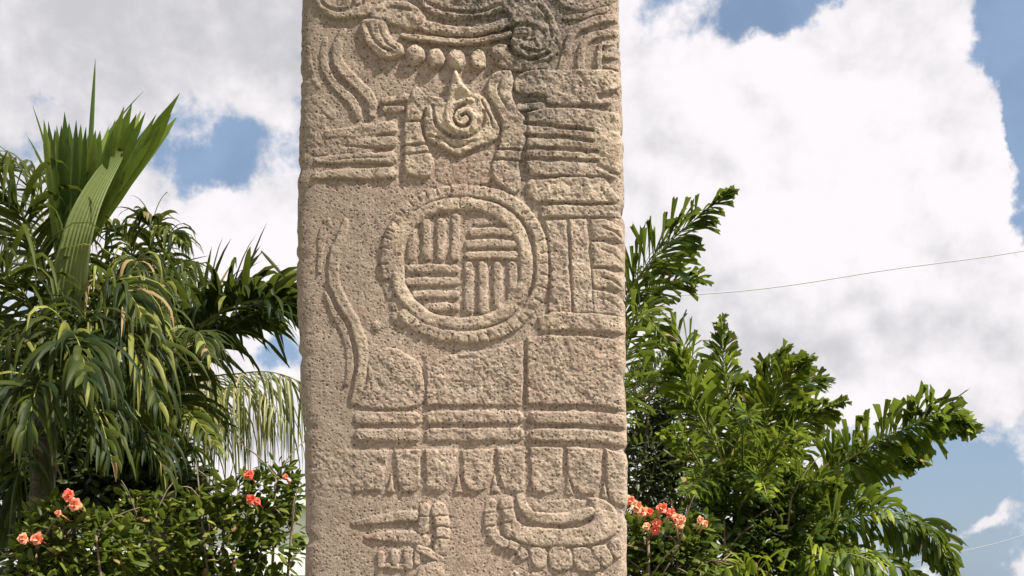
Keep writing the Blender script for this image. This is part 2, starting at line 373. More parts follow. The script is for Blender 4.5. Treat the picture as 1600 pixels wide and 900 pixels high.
stroke('mouth_scroll', [(738, 160, 5), (724, 160, 5), (706, 168, 6), (698, 184, 6), (703, 200, 6), (718, 209, 6), (735, 204, 6), (742, 190, 6), (736, 177, 6), (724, 175, 5), (719, 184, 4)], 6, 11, .5, flat=.1)
poly('nose', [(712, 114), (721, 130), (736, 150), (726, 158), (712, 162), (701, 176), (694, 180), (699, 160), (705, 138)], 10, 8, .4)
groove([(726, 166), (714, 173), (708, 185), (714, 198), (728, 200), (735, 190), (729, 181), (721, 184)], 3, 6); groove([(752, 160), (764, 182), (770, 200)], 2.5, 3)
groove([(676, 168), (680, 194), (692, 208), (712, 217), (738, 214), (755, 196), (756, 176)], 3.5, 4.5); groove([(670, 214), (690, 218), (714, 232), (740, 222)], 2.5, 2.5)
poly('neck', [(690, 246), (718, 252), (760, 238), (768, 262), (764, 284), (726, 290), (690, 284), (682, 262)], 2.5, 10, .7, label='reddish neck above the shield')
# right headdress bars
stroke('plume', [(870, -5, 7), (900, 12, 7), (930, 8, 7), (962, -8, 7)], 7, 4, .7)
stroke('plume', [(876, 110, 7), (884, 84, 7), (890, 62, 7), (905, 44, 7), (935, 32, 7), (966, 28, 7)], 7, 6, .5)
stroke('plume', [(908, 112, 6), (908, 86, 6), (914, 66, 6), (932, 54, 6), (966, 52, 6)], 6, 5.5, .5)
stroke('plume', [(936, 112, 4), (936, 88, 4), (940, 70, 4), (966, 68, 4)], 4, 5, .5)
stroke('plume', [(946, 88, 4), (966, 88, 4)], 4, 4.5, .5); stroke('plume', [(946, 104, 4), (966, 105, 4)], 4, 4.5, .5)
stroke('plume', [(885, 28, 5), (915, 25, 5), (945, 14, 5)], 5, 3, .7)
poly('carved_panel', [(810, 120), (830, 113), (870, 111), (968, 112), (968, 136), (952, 146), (948, 164), (862, 162), (850, 150), (814, 149), (803, 136)], 7, 5, 1.2)
groove([(938, 152), (962, 150)], 7, 6)
stroke('finger_bar', [(812, 169), (846, 167)], 6, 6, .8)
poly('carved_panel', [(824, 178), (852, 170), (900, 171), (942, 175), (968, 178), (972, 196), (972, 262), (962, 277), (900, 277), (826, 274), (822, 250), (824, 210)], 7, 5, .9, smooth=False, label='panel cut into five finger-like bars')
groove([(820, 194), (870, 199), (925, 205)], 4, 7, smooth=False); groove([(820, 213), (880, 216), (925, 222)], 4, 7, smooth=False)
groove([(820, 232), (880, 235), (932, 238)], 4, 7, smooth=False); groove([(820, 250), (880, 251), (932, 253)], 4, 7, smooth=False)
groove([(936, 262), (968, 276)], 5, 3)
poly('carved_panel', [(822, 290), (830, 282), (890, 279), (942, 279), (958, 300), (968, 312), (962, 317), (840, 316), (824, 304)], 7.5, 6, 1.1, smooth=False)
poly('carved_panel', [(846, 323), (900, 321), (968, 322), (968, 339), (846, 339)], 5, 5, 1.0, smooth=False)
# upright bars right of the shield
poly('upright_bar', [(852, 346), (883, 345), (887, 400), (892, 488), (856, 489), (862, 420)], 5, 6, 1.1, smooth=False)
poly('upright_bar', [(890, 343), (914, 343), (920, 400), (927, 489), (897, 489), (893, 420)], 6, 6, .9, smooth=False)
for (y0, y1, k) in ((343, 374, 0), (379, 417, 1), (421, 450, 2), (455, 491, 3)):
    poly('curved_block', [(923 + k, y0), (945, y0 + 1), (962, y0 + 8), (984, y0 + 22), (984, y1 + 8), (958, y1), (925 + k, y1)], 6, 6, .8, smooth=False)
    groove([(940, y0 + 12), (960, y0 + 20), (974, y0 + 34)], 2.5, 2.5)
poly('belt_strap', [(842, 497), (862, 489), (920, 491), (982, 496), (982, 520), (900, 517), (846, 516)], 7, 6, .8, smooth=False)
# round shield
ring1 = [q for q in sellipse(726, 413, 121, 114)]
o_in = newpart('shield_edge', 'notched outer rim of the round shield')
for i in range(60):
    a0, a1 = ring1[i], ring1[(i + 1) % 60]; cx_, cy_ = a0
    lowleft = cx_ < 640 and cy_ > 440
    stroke('x', [a0, a1], 10.5, 2.5 if lowleft else 7, .6, into=o_in, smooth=False)
nn = 0
for i in range(44):
    t = 2 * math.pi * (i + .2 * math.sin(i * 5)) / 44; c, s_ = math.cos(t), math.sin(t)
    q = lambda k: (726 + 121 * k * math.copysign(abs(c) ** (.89), c), 413 + 114 * k * math.copysign(abs(s_) ** (.89), s_))
    if q(1)[0] < 640 and q(1)[1] > 440: continue
    groove([q(.99), q(1.10)], 2.2, 1.6 + 1.8 * abs(math.sin(i * 2.3)), smooth=False)
stroke('shield_rim', [q for q in sellipse(721, 413, 101, 94)], 11, 7.5, .35, closed=True, smooth=False, label='smooth inner rim of the round shield', flat=.3)
inner = inside(WX, WY, sellipse(721, 413, 88, 82)); H[inner] = np.minimum(H[inner], 0) - .8
for (x, ya, yb) in ((643, 360, 401), (666, 348, 402), (689, 348, 402), (711, 342, 402)): stroke('woven_strip', [(x, ya), (x + 1, (ya + yb) / 2), (x, yb)], 7.4, 5.5, .35, flat=.3)
for (y, xa, xb) in ((363, 738, 796), (382, 733, 802), (400, 733, 804)): stroke('woven_strip', [(xa, y), ((xa + xb) / 2, y - 1), (xb, y)], 7.2, 5.5, .35, flat=.3)
stroke('woven_strip', [(745, 347), (775, 346)], 6, 2.5, .4)
for (y, xa, xb) in ((421, 642, 711), (441, 640, 711), (461, 650, 712), (481, 678, 711)): stroke('woven_strip', [(xa, y), ((xa + xb) / 2, y - 1), (xb, y)], 7.2, 5.5, .35, flat=.3)
for (x, ya, yb) in ((732, 416, 484), (754, 416, 484), (777, 416, 477), (800, 416, 466)): stroke('woven_strip', [(x, ya), (x + 1, (ya + yb) / 2), (x, yb)], 7.8, 5.5, .35, flat=.3)
blob('stone_knob', 617, 494, 7, 4); blob('stone_knob', 628, 503, 8, 3.5); blob('stone_knob', 588, 510, 8, 3.5); blob('stone_knob', 660, 518, 10, 4)
# long feathers at left
stroke('feather', [(541, 346, 5), (533, 372, 8), (522, 402, 9), (521, 438, 9), (534, 470, 9), (550, 498, 9), (562, 530, 9), (567, 560, 9), (562, 598, 8), (552, 628, 6)], 9, 6, .3)
stroke('feather', [(512, 348, 7), (504, 368, 7), (500, 398, 4), (499, 425, 3)], 6, 3.5, .5)
stroke('feather', [(508, 458, 3), (522, 488, 5), (537, 516, 6), (545, 546, 6), (547, 580, 5), (542, 600, 3)], 6, 3.2, .3)
# tunic panels
poly('tunic_panel', [(578, 562), (598, 546), (622, 548), (645, 560), (656, 578), (657, 632), (560, 634), (574, 600)], 4.5, 6, 1.1)
poly('tunic_panel', [(667, 572), (690, 558), (760, 548), (800, 540), (816, 534), (816, 633), (667, 633)], 5, 5, 1.1, smooth=False)
poly('tunic_panel', [(824, 528), (860, 525), (920, 527), (984, 532), (984, 642), (930, 633), (824, 632)], 5.5, 5, 1.0, smooth=False)
groove([(660, 560), (661, 640), (661, 770)], 4, 2)
groove([(820, 535), (821, 640), (824, 770)], 3, 4, smooth=False)
for (ya, h_) in ((653, 10.5), (680, 10.5)):
    stroke('belt_band', [(564, ya, h_), (648, ya + 1, h_)], h_, 5.5, .7, smooth=False)
    stroke('belt_band', [(674, ya, h_), (740, ya - 1, h_), (808, ya - 1, h_)], h_, 6, .7, smooth=False)
    stroke('belt_band', [(836, ya, h_), (900, ya, h_), (945, ya + 3, h_), (990, ya + 9, h_)], h_, 6, .7, smooth=False)
# fringe
T = [((490, 706), (606, 704), (596, 766), (490, 768)), ((617, 704), (656, 703), (655, 760), (648, 767), (630, 767), (623, 756)), ((665, 703), (713, 702), (707, 748), (698, 764), (684, 769), (667, 764)), ((721, 704), (770, 703), (766, 748), (757, 764), (744, 769), (731, 764), (724, 748)),
     ((777, 702), (819, 699), (818, 766), (800, 768), (787, 760), (780, 744)), ((828, 700), (878, 700), (878, 748), (870, 766), (850, 770), (831, 766)), ((885, 699), (941, 702), (936, 755), (926, 772), (910, 774), (897, 762), (888, 742)), ((947, 702), (986, 714), (986, 792), (955, 786), (948, 760))]
for q in T: poly('fringe_tassel', list(q), 5.5, 5, 1.0, smooth=False)
for (x, y) in ((611, 752), (716, 752), (773, 752), (888, 756), (944, 764)): poly('fringe_point', [(x - 6, y + 17), (x, y - 10), (x + 6, y + 17)], 4, 4, .7, smooth=False)
groove([(900, 776), (940, 780), (968, 794), (980, 798)], 4, 4)
# left foot
A = stroke('foot_strap', [(552, 818, 3), (585, 813, 7), (620, 808, 9), (645, 808, 9)], 8, 5.5, .4)
stroke('foot_strap', [(575, 838, 4), (610, 838, 9), (650, 840, 11), (665, 846, 9)], 9, 5, .6)
stroke('foot_strap', [(664, 794, 9), (662, 812, 9), (660, 828, 8)], 9, 6, .5); groove([(652, 806), (674, 807)], 2, 3); blob('knuckle', 650, 803, 6, 4, .5)
stroke('foot_strap', [(686, 796, 12), (691, 815, 12), (692, 836, 12), (687, 858, 11)], 12, 6.5, .5)
for y in (808, 825, 843): groove([(677, y + 1), (690, y - 3), (704, y)], 2.2, 3.5)
stroke('toe', [(655, 856, 6), (672, 864, 7), (688, 874, 6)], 7, 7, .5)
for (x, ya, yb, r) in ((595, 866, 884, 6), (616, 864, 876, 7), (638, 862, 884, 8), (652, 864, 880, 5)): stroke('toe', [(x, ya), (x, yb)], r, 5, .5)
poly('heel', [(650, 900), (664, 884), (688, 874), (692, 900), (690, 930), (650, 930)], 6, 6, .4)
stroke('toe', [(606, 884), (630, 886)], 5, 3.5, .5)
# right foot
stroke('foot_strap', [(767, 788, 9), (764, 812, 9), (770, 834, 9), (784, 848, 8), (804, 854, 8), (818, 868, 8)], 9, 5, .7)
for q in ([(756, 802), (778, 801)], [(754, 824), (776, 822)], [(772, 848), (782, 836)], [(792, 858), (796, 842)], [(806, 866), (816, 852)]): groove(q, 2, 3)
stroke('foot_strap', [(791, 784, 11), (795, 806, 11), (797, 832, 10)], 11, 5.5, .6)
for q in ([(781, 796), (806, 794)], [(783, 817), (806, 815)]): groove(q, 2, 3)
stroke('foot_strap', [(813, 778, 7), (821, 796, 8), (834, 808, 9), (870, 810, 10), (905, 806, 10), (922, 800, 8)], 8, 7, .4)
poly('foot_top', [(830, 786), (870, 782), (918, 784), (924, 796), (880, 800), (838, 798)], 3.5, 6, .4)
poly('sandal', [(803, 806), (812, 819), (832, 825), (880, 827), (915, 822), (928, 808), (926, 790), (918, 780), (940, 781), (958, 794), (964, 815), (958, 836), (930, 849), (880, 853), (835, 852), (806, 842), (799, 824)], 6.5, 5, .6)
for q in ([(828, 858), (851, 857), (853, 882), (836, 886)], [(858, 857), (889, 857), (893, 882), (880, 892), (862, 886)], [(896, 857), (920, 858), (938, 884), (930, 892), (902, 890)], [(924, 857), (945, 853), (957, 872), (950, 884), (940, 882)], [(950, 850), (966, 842), (972, 862), (962, 872)]):
    poly('toe', q, 6, 5, .7)
for (x, y) in ((803, 900), (835, 902), (900, 903), (935, 902)): blob('sole_stud', x, y, 9, 4)
groove([(856, 856), (858, 884)], 2, 3)

# --- wear, pecking and pits
soft(STAIN, 838, 50, 42, 55, .95); soft(STAIN, 830, 170, 30, 22, .5); soft(STAIN, 800, 12, 150, 42, .45); soft(STAIN, 710, 5, 90, 35, .35); soft(STAIN, 780, 30, 60, 30, .45); soft(STAIN, 850, 10, 90, 50, .45); soft(STAIN, 870, 190, 70, 100, .42); soft(STAIN, 836, 60, 46, 50, .8); soft(STAIN, 835, 150, 35, 40, .4); soft(STAIN, 815, 250, 14, 60, .4); soft(STAIN, 500, 80, 40, 90, .12)
for q in ((740, 30, 90, 40, .9), (520, 225, 50, 25, .9), (570, 290, 110, 14, .6), (720, 265, 50, 35, .8), (670, 560, 90, 25, .4), (640, 115, 70, 12, .8), (735, 820, 28, 80, .75), (760, 880, 60, 40, .5), (620, 320, 90, 60, .35), (575, 75, 15, 40, .6),
          (625, 655, 30, 10, .8), (790, 655, 50, 10, .6), (905, 650, 60, 10, .6), (735, 770, 60, 14, .5), (600, 800, 80, 90, .2), (905, 360, 14, 40, .4), (720, 400, 90, 70, .25), (760, 700, 120, 90, .12)): soft(RUST, *q)
Hb = H.copy(); H *= (1 + .65 * np.exp(-((gx - 715) / 130) ** 4 - ((gy - 95) / 115) ** 4)) * np.where(H > 0, .80, 1.2) * np.clip(.94 + .6 * vnoise(gx, gy, 40, 51) + .4 * vnoise(gx, gy, 11, 52), .5, 1.2)
fade = 1 / (1 + np.exp((478 + 16 * np.sin(gy / 90) + 62 / (1 + np.exp((690 - gy) / 8)) - gx) / 10)); H *= fade
low = vnoise(gx, gy, 46, 11) * 2.2 + vnoise(gx, gy, 19, 12) * 1.3
pk = vnoise(gx, gy, 5.0, 13) * 1.5 + vnoise(gx, gy, 2.8, 14) * 1.2 + vnoise(gx, gy, 9, 15) * 1.2
def pits(n, r0, r1, dmin, dmax, region=None):
    xs = rng.uniform(466, 980, n); ys = rng.uniform(-25, 915, n); rs = rng.uniform(r0, r1, n); ds = rng.uniform(dmin, dmax, n)
    for x, y, r, d in zip(xs, ys, rs, ds):
        i0, i1, j0, j1 = int(y - r - 1) - Y0, int(y + r + 2) - Y0, int(x - r - 1) - X0, int(x + r + 2) - X0
        if i0 < 0: continue
        s = (slice(i0, i1), slice(j0, j1)); q = ((gx[s] - x) / r) ** 2 + ((gy[s] - y) / (r * rng.uniform(.7, 1.2))) ** 2
        H[s] -= d * np.clip(1 - q, 0, 1)
H += low + pk * (.24 + .74 * ROUGH)
pits(5200, 1.0, 1.9, .8, 2.2); pits(90, 2.2, 3.6, 1.0, 2.4)
RUB_HIGHLIGHT = np.clip((Hb - 4.5) / 4, 0, 1) * np.clip(.5 + vnoise(gx, gy, 30, 21) * 2, 0, 1)  # raised tops lightened: rubbing plus a rim highlight put into the colour

# --- wrap the carved sheet round the block
MPX = D0 / F
PY_TOP, PY_BOT = -330.0, HOR + (CZ - .25) / MPX
rows = np.concatenate([np.linspace(PY_TOP, Y0, 60)[:-1], np.arange(Y0, Y1 + 1, 1.0), np.linspace(Y1, PY_BOT, 90)[1:]])
le = np.interp(rows, [-330, 0, 60, 150, 300, 450, 600, 700, 800, 900, 1700], [474, 470, 469, 467, 462.5, 461.5, 467, 474, 475.5, 474, 470])
re_ = np.interp(rows, [-330, 0, 150, 300, 450, 600, 700, 800, 900, 1700], [962, 968, 972.5, 977, 978, 979, 981, 982, 980, 986])
le = le + 2.2 * vnoise(rows, rows * 0, 25, 31) + 1.6 * vnoise(rows, rows * 0, 7, 32)
for (yy, dd, sp) in ((118, 5, 7), (262, 4, 10), (402, 4, 6), (556, 5, 9), (668, 4, 7), (842, 6, 9)): le = le + dd * np.exp(-((rows - yy) / sp) ** 2)
for (yy, dd, sp) in ((68, 5, 6), (205, 4, 8), (330, 6, 9), (466, 4, 6), (590, 4, 9), (702, 5, 6), (803, 5, 10)): re_ = re_ - dd * np.exp(-((rows - yy) / sp) ** 2)
re_ = re_ + 1.8 * vnoise(rows, rows * 0, 25, 33) + 1.3 * vnoise(rows, rows * 0, 7, 34)
NF = 515
uf = np.linspace(0, 1, NF)
TH = 150.0                                            # thickness in pixels (about 0.3 m)
RL, RR = 30.0, 17.0
def profile(u, wid):
    x = u * wid; y = np.zeros_like(x)
    dl = np.clip(1 - x / RL, 0, 1); y += (RL * .55) * (1 - np.sqrt(1 - dl ** 2 * .999))
    dr = np.clip(1 - (wid - x) / RR, 0, 1); y += (RR * .95) * (1 - np.sqrt(1 - dr ** 2 * .999))
    return y
allc = []; NS = 44
Vx = np.zeros((len(rows), NF + 2 * NS)); Vy = np.zeros_like(Vx); Vz = np.zeros_like(Vx); A_st = np.zeros_like(Vx); A_ru = np.zeros_like(Vx); A_rb = np.zeros_like(Vx); VL = np.zeros(Vx.shape, int)
def samp(arr, x, y):
    j = np.clip(x - X0, 0, X1 - X0 - 1.001); i = np.clip(y - Y0, 0, Y1 - Y0 - 1.001); i0 = i.astype(int); j0 = j.astype(int); fi = i - i0; fj = j - j0
    return (arr[i0, j0] * (1 - fj) + arr[i0, j0 + 1] * fj) * (1 - fi) + (arr[i0 + 1, j0] * (1 - fj) + arr[i0 + 1, j0 + 1] * fj) * fi
RW = np.repeat(rows[:, None], NF, 1); wid = (re_ - le)[:, None]
XF = le[:, None] + uf[None, :] * wid
inb = ((RW >= Y0) & (RW <= Y1)).astype(float)
hh = samp(H, XF, RW)
hh = np.where(inb > 0, hh, vnoise(XF, RW, 46, 11) * 2.6 + vnoise(XF, RW, 19, 12) * 1.3 + vnoise(XF, RW, 9, 15) * 1.2)
edge = np.clip(np.minimum(XF - le[:, None], (re_[:, None] - XF)) / 6, 0, 1)
hh = hh * edge
pr = profile(uf[None, :] * np.ones_like(wid), wid)
Vx[:, NS:NS + NF] = XF; Vy[:, NS:NS + NF] = pr - hh; Vz[:, NS:NS + NF] = RW
A_st[:, NS:NS + NF] = samp(STAIN, XF, RW) * inb; A_ru[:, NS:NS + NF] = samp(RUST, XF, RW) * inb; A_rb[:, NS:NS + NF] = samp(RUB_HIGHLIGHT, XF, RW) * inb
VL[:, NS:NS + NF] = np.where(inb > 0, LAB[np.clip(np.rint(RW - Y0).astype(int), 0, Y1 - Y0), np.clip(np.rint(XF - X0).astype(int), 0, X1 - X0)], 0)
sl_ = (np.linspace(1, 0, NS, endpoint=False)) ** 1.6
for k, tt in enumerate(sl_):
    ns = 3.0 * vnoise(rows, rows * 0 + tt * TH, 16, 41) + 1.6 * vnoise(rows, rows * 0 + tt * TH, 5, 42)
    f_ = min(1, tt * 8); bul = 1.5 * math.sin(min(1, tt) * math.pi)
    Vx[:, k] = le - ns * f_ - bul; Vy[:, k] = pr[:, 0] + tt * TH; Vz[:, k] = rows
    ns = 3.0 * vnoise(rows, rows * 0 + tt * TH, 16, 43) + 1.6 * vnoise(rows, rows * 0 + tt * TH, 5, 44)
    Vx[:, NF + 2 * NS - 1 - k] = re_ + ns * f_ + bul; Vy[:, NF + 2 * NS - 1 - k] = pr[:, -1] + tt * TH; Vz[:, NF + 2 * NS - 1 - k] = rows
V = np.stack([(Vx - 800) * MPX, Vy * MPX, CZ + (HOR - Vz) * MPX], -1).reshape(-1, 3)
NR, NC = Vx.shape
ii, jj = np.meshgrid(np.arange(NR - 1), np.arange(NC - 1), indexing='ij'); b0 = (ii * NC + jj)
Q = np.stack([b0, b0 + NC, b0 + NC + 1, b0 + 1], -1).reshape(-1, 4)
FL = VL[:-1, :-1].reshape(-1)
def np_mesh(name, V, Q, attrs):
    used, inv = np.unique(Q.ravel(), return_inverse=True)
    me = bpy.data.meshes.new(name); me.vertices.add(len(used)); me.vertices.foreach_set('co', V[used].astype(np.float32).ravel())
    n = len(Q); me.loops.add(n * 4); me.loops.foreach_set('vertex_index', inv.ravel().astype(np.int32)); me.polygons.add(n)
    me.polygons.foreach_set('loop_start', np.arange(0, n * 4, 4, dtype=np.int32)); me.polygons.foreach_set('use_smooth', np.ones(n, bool))
    for k, arr in attrs.items():
        at = me.attributes.new(k, 'FLOAT', 'POINT'); at.data.foreach_set('value', arr[used].astype(np.float32))
    me.update(calc_edges=True); return me
attrs = {'stain': np.clip(A_st, 0, 1).ravel(), 'rust': np.clip(A_ru, 0, 1).ravel(), 'rubbed_highlight': A_rb.ravel()}
stela = tag(empty('carved_stela', (0, .15, 0)), 'tall tan stone stela carved in relief with a figure, round shield and fringed tunic', 'stone stela')
for pid, (nm, lb) in enumerate(PARTS):
    sel = Q[FL == pid]
    if len(sel) < 12: continue
    o = child(nm, np_mesh(nm, V, sel, attrs), STONE, stela)
    if lb: o['label'] = lb
# closing faces and plinth below the frame
def P3(px, y, py): return ((px - 800) * MPX, y * MPX, CZ + (HOR - py) * MPX)
mb = MB(); 
bl = [P3(le[0] - 1.5, TH, rows[0]), P3(re_[0] + 1.5, TH, rows[0]), P3(re_[-1], TH, rows[-1]), P3(le[-1], TH, rows[-1])]
tp = [P3(le[0], 0, rows[0]), P3(re_[0], 0, rows[0])]
mb.add(bl, [(0, 1, 2, 3)]); mb.add([tp[0], tp[1], bl[1], bl[0]], [(0, 1, 2, 3)])
child('back_face', mb.mesh('back_face', False), STONE, stela)
mb = MB(); mb.box((-.95, -.3, 0), (.95, .75, .14)); mb.box((-.8, -.16, .14), (.8, .6, .27)); child('plinth', mb.mesh('plinth', False), STONE, stela)

# ================================================================== GROUND
mb = MB(); N = 40
xs = [-1500, -300, -80] + [-30 + i * 3 for i in range(21)] + [80, 300, 1500]; ys = [-1500, -200, -40] + [-12 + i * 3 for i in range(16)] + [90, 300, 2500]
R = random.Random(3)
vs = [(x, y, (R.uniform(-.03, .03) if 2 < y < 60 and abs(x) < 60 else 0)) for y in ys for x in xs]; nx = len(xs)
mb.add(vs, [(j * nx + i, j * nx + i + 1, (j + 1) * nx + i + 1, (j + 1) * nx + i) for j in range(len(ys) - 1) for i in range(nx - 1)])
g = link('ground', mb.mesh('ground'), GRASS); g['kind'] = 'structure'
mb = MB(); mb.box((-2.6, -9, -.05), (2.6, 1.2, .035)); g = link('pavement', mb.mesh('pavement', False), PAVE); g['kind'] = 'structure'

# ================================================================== LEAVES
def leaflet(mb, p, d, Nl, L, Wd, g, kind, R, tint, m=6, fold=None):
    """one folded leaf strip growing from p along d"""
    d = d.normalized(); wv = Nl.cross(d).normalized(); rows_ = []; q = p.copy()
    bend_at = R.randrange(2, m) if (fold and R.random() < fold) else -1
    for i in range(m + 1):
        t = i / m
        if kind == 'strap': w_ = Wd * (.35 + .65 * min(1, t * 5)) * (1 - t ** 2.2) ** .8 + .0015
        elif kind == 'wedge': w_ = Wd * (.14 + .86 * t ** 1.15)
        elif kind == 'blade': w_ = Wd * (.5 + .5 * min(1, t * 3)) * (1 - t ** 9) ** .9 + .0015
        else: w_ = Wd * math.sin(math.pi * (.06 + .92 * t)) ** .8 + .001
        nn_ = wv.cross(d).normalized()
        c = q + nn_ * (-.18 * w_)
        if kind == 'wedge' and i == m:
            a_ = q + wv * w_ * .5 + d * L * R.uniform(-.02, .14); b_ = q - wv * w_ * .5 + d * L * R.uniform(-.12, .03); c = q + d * L * R.uniform(-.06, .02)
            a2 = q + wv * w_ * .25 + d * L * R.uniform(-.01, .08); b2 = q - wv * w_ * .25 + d * L * R.uniform(-.06, .04)
            rows_.append((a_, c, b_)); extra = (a2, b2)
        else: rows_.append((q + wv * w_ * .5, c, q - wv * w_ * .5))
        q = q + d * (L / m)
        gg = g * (.5 + t * 1.2) / m
        if i == bend_at: gg += 1.6
        d = (d + Vector((0, 0, -1)) * gg).normalized(); wv = (wv - d * wv.dot(d)).normalized()
    vs = [v for r in rows_ for v in r]; fs = []
    for i in range(m):
        k = i * 3; fs += [(k, k + 1, k + 4, k + 3), (k + 1, k + 2, k + 5, k + 4)]
    if kind == 'wedge':
        n0 = len(vs); vs += list(extra); k = (m - 1) * 3
        fs = fs[:-2] + [(k, k + 1, n0, k + 3), (k + 1, k + 4, n0), (k + 1, k + 2, n0 + 1, k + 4), (k + 2, k + 5, n0 + 1)]
    mb.add(vs, fs, tint)

def frond(leaves, root, pts, n, L, Wd, kind, R, g=1.0, a0=75, a1=22, plume=0, lift=18, t0=.12, jit=.18, r0=.012, fold=0, tint=(.1, .75), bright=.08, sides=(1, -1), m=6, up=None, rm=None):
    c = catmull([P(*p) for p in pts], 26)
    rb = MB(); rb.tv = .6; rb.tube(c, r0, r0 * .15, 5)
    fo = child('frond', rb.mesh('frond'), rm or RACHIS, root)
    for i in range(n):
        t = t0 + (1 - t0) * (i + R.uniform(-.3, .3)) / n; t = min(max(t, 0), .999)
        k = t * 25; i0 = int(k); p = c[i0].lerp(c[min(i0 + 1, 25)], k - i0); T = (c[min(i0 + 1, 25)] - c[max(i0 - 1, 0)]).normalized()
        S = T.cross(up or Vector((0, 0, 1)))
        if S.length < .15: S = T.cross(Vector((0, 1, .1)))
        S.normalize(); U = S.cross(T).normalized()
        al0 = math.radians(a0 + (a1 - a0) * t)
        for s in sides:
            be = math.radians(lift + (R.uniform(-plume, plume) if plume else R.uniform(-8, 8)))
            al = al0 + R.uniform(-jit, jit)
            d = T * math.cos(al) + (S * s * math.cos(be) + U * math.sin(be)) * math.sin(al)
            Nl = d.cross(T) * s
            if Nl.length < .05: Nl = U.copy()
            Nl = (Nl.normalized() + Vector((R.uniform(-.6, .6), R.uniform(-.6, .6), R.uniform(-.6, .6)))).normalized()
            prof = (.45 + .55 * math.sin(math.pi * min(1, t * 1.05 + .08)) ** .7) * (1 if t < .8 else 1 - (t - .8) * 1.8)
            tt = R.uniform(*tint)
            if R.random() < bright * .65: tt = R.uniform(.85, 1)  # some leaflets get a highlight tint, sunlight put into their colour
            leaves.append((fo, p.copy(), d, Nl, L * prof * R.uniform(.68, 1.18), Wd * R.uniform(.65, 1.25), g * R.uniform(.4, 1.8), kind, tt, m, fold, R.randrange(1 << 30)))
    return fo

def flush(leaves, root, material, name='leaflet', limit=290):
    def size(l):
        q = l[1] + l[2] * l[4] * .5; dd = q.y + D0
        if dd < .5: return 0
        px = 800 + q.x / dd * F; py = HOR - (q.z - CZ) / dd * F
        if not (-20 < px < 1620 and -20 < py < 900) or 480 < px < 965: return 0
        return l[4] * l[5] / dd / dd
    order = sorted(range(len(leaves)), key=lambda i: -size(leaves[i])); top = set(order[:limit]); rest = MB()
    for i, (fo, p, d, Nl, L, Wd, g, kind, tt, m, fold, sd) in enumerate(leaves):
        if i in top and size(leaves[i]) > 0:
            mb = MB(); leaflet(mb, p, d, Nl, L, Wd, g, kind, random.Random(sd), tt, m, fold)
            o = link(name, mb.mesh(name), material, fo)
        else: leaflet(rest, p, d, Nl, L, Wd, g, kind, random.Random(sd), tt, m, fold)
    if rest.v:
        o = child(name + '_mass', rest.mesh(name + '_mass'), material, root); o['kind'] = 'stuff'

def palm_root(name, base, crown, label, cat, group=None, r=.11, rm=BARK):
    b = P(base[0], base[1], base[2]); b.z = 0
    root = tag(empty(name, b), label, cat, group)
    cpt = P(*crown); mid = (b + cpt) * .5 + Vector((.08, 0, 0)); pts = catmull([b, mid, cpt], 30)
    mb = MB(); rad = [r * (1.25 - .4 * i / 29) * (1.07 if i % 2 else .96) for i in range(30)]
    mb.tube(pts, rad, 0, 12); child('trunk', mb.mesh('trunk'), rm, root)
    return root

# ---------------- palm 1: big coconut-like palm at far left with its upright new leaves
R = random.Random(11)
r1 = palm_root('coconut_palm', (5, 1000, 8.4), (70, 640, 8.4), 'big palm at the far left edge with upright new leaf and pale green leaf stalk', 'palm tree', r=.085)
lv = []
c = (95, 610, 8.4)
def fr(pts, n=30, L=.72, Wd=.05, **k):
    kk = dict(kind='strap', R=R, g=2.2, fold=.4, plume=38, jit=.38, tint=(.0, .6)); kk.update(k); return frond(lv, r1, pts, int(n * 1.5), L, Wd * .68, **kk)
fr([c, (70, 440, 8.3), (30, 330, 8.1), (-60, 300, 7.8)], 34, .75, .055, g=2.6)
fr([c, (75, 400, 8.9), (55, 290, 9.2), (0, 240, 9.5)], 30, .6, .045, g=3.0)
fr([c, (50, 480, 8.1), (-10, 420, 7.7), (-120, 450, 7.3)], 30, .8, .055)
fr([c, (140, 480, 8.2), (190, 450, 7.9), (240, 520, 7.6)], 34, .62, .05, g=3.2, bright=.25)
fr([c, (150, 530, 8.0), (210, 530, 7.7), (250, 640, 7.5)], 34, .6, .045, g=3.2, bright=.25)
fr([c, (100, 530, 7.8), (120, 530, 7.2), (140, 600, 6.8)], 30, .62, .055, g=3.0, bright=.15)
fr([c, (60, 560, 7.9), (10, 540, 7.4), (-50, 640, 7.0)], 30, .7, .05, g=3.0)
fr([c, (150, 610, 8.0), (210, 660, 7.7), (260, 740, 7.5)], 30, .5, .04, g=2.6, bright=.2, r0=.018)
fr([c, (70, 580, 8.6), (40, 520, 9.0), (-40, 500, 9.3)], 30, .7, .05, g=3)
fr([c, (120, 560, 8.9), (170, 520, 9.2), (230, 540, 9.5)], 30, .65, .05, g=3)
fr([c, (80, 600, 7.7), (60, 600, 7.1), (40, 680, 6.8)], 26, .6, .05, g=3.0)
fr([c, (110, 610, 7.8), (150, 640, 7.3), (175, 720, 7.0)], 26, .5, .04, g=3.0, bright=.2)
fr([(85, 660, 8.5), (60, 680, 8.2), (30, 740, 8.0), (10, 840, 7.9)], 22, .5, .045, g=2.4)
flush(lv, r1, PALM)
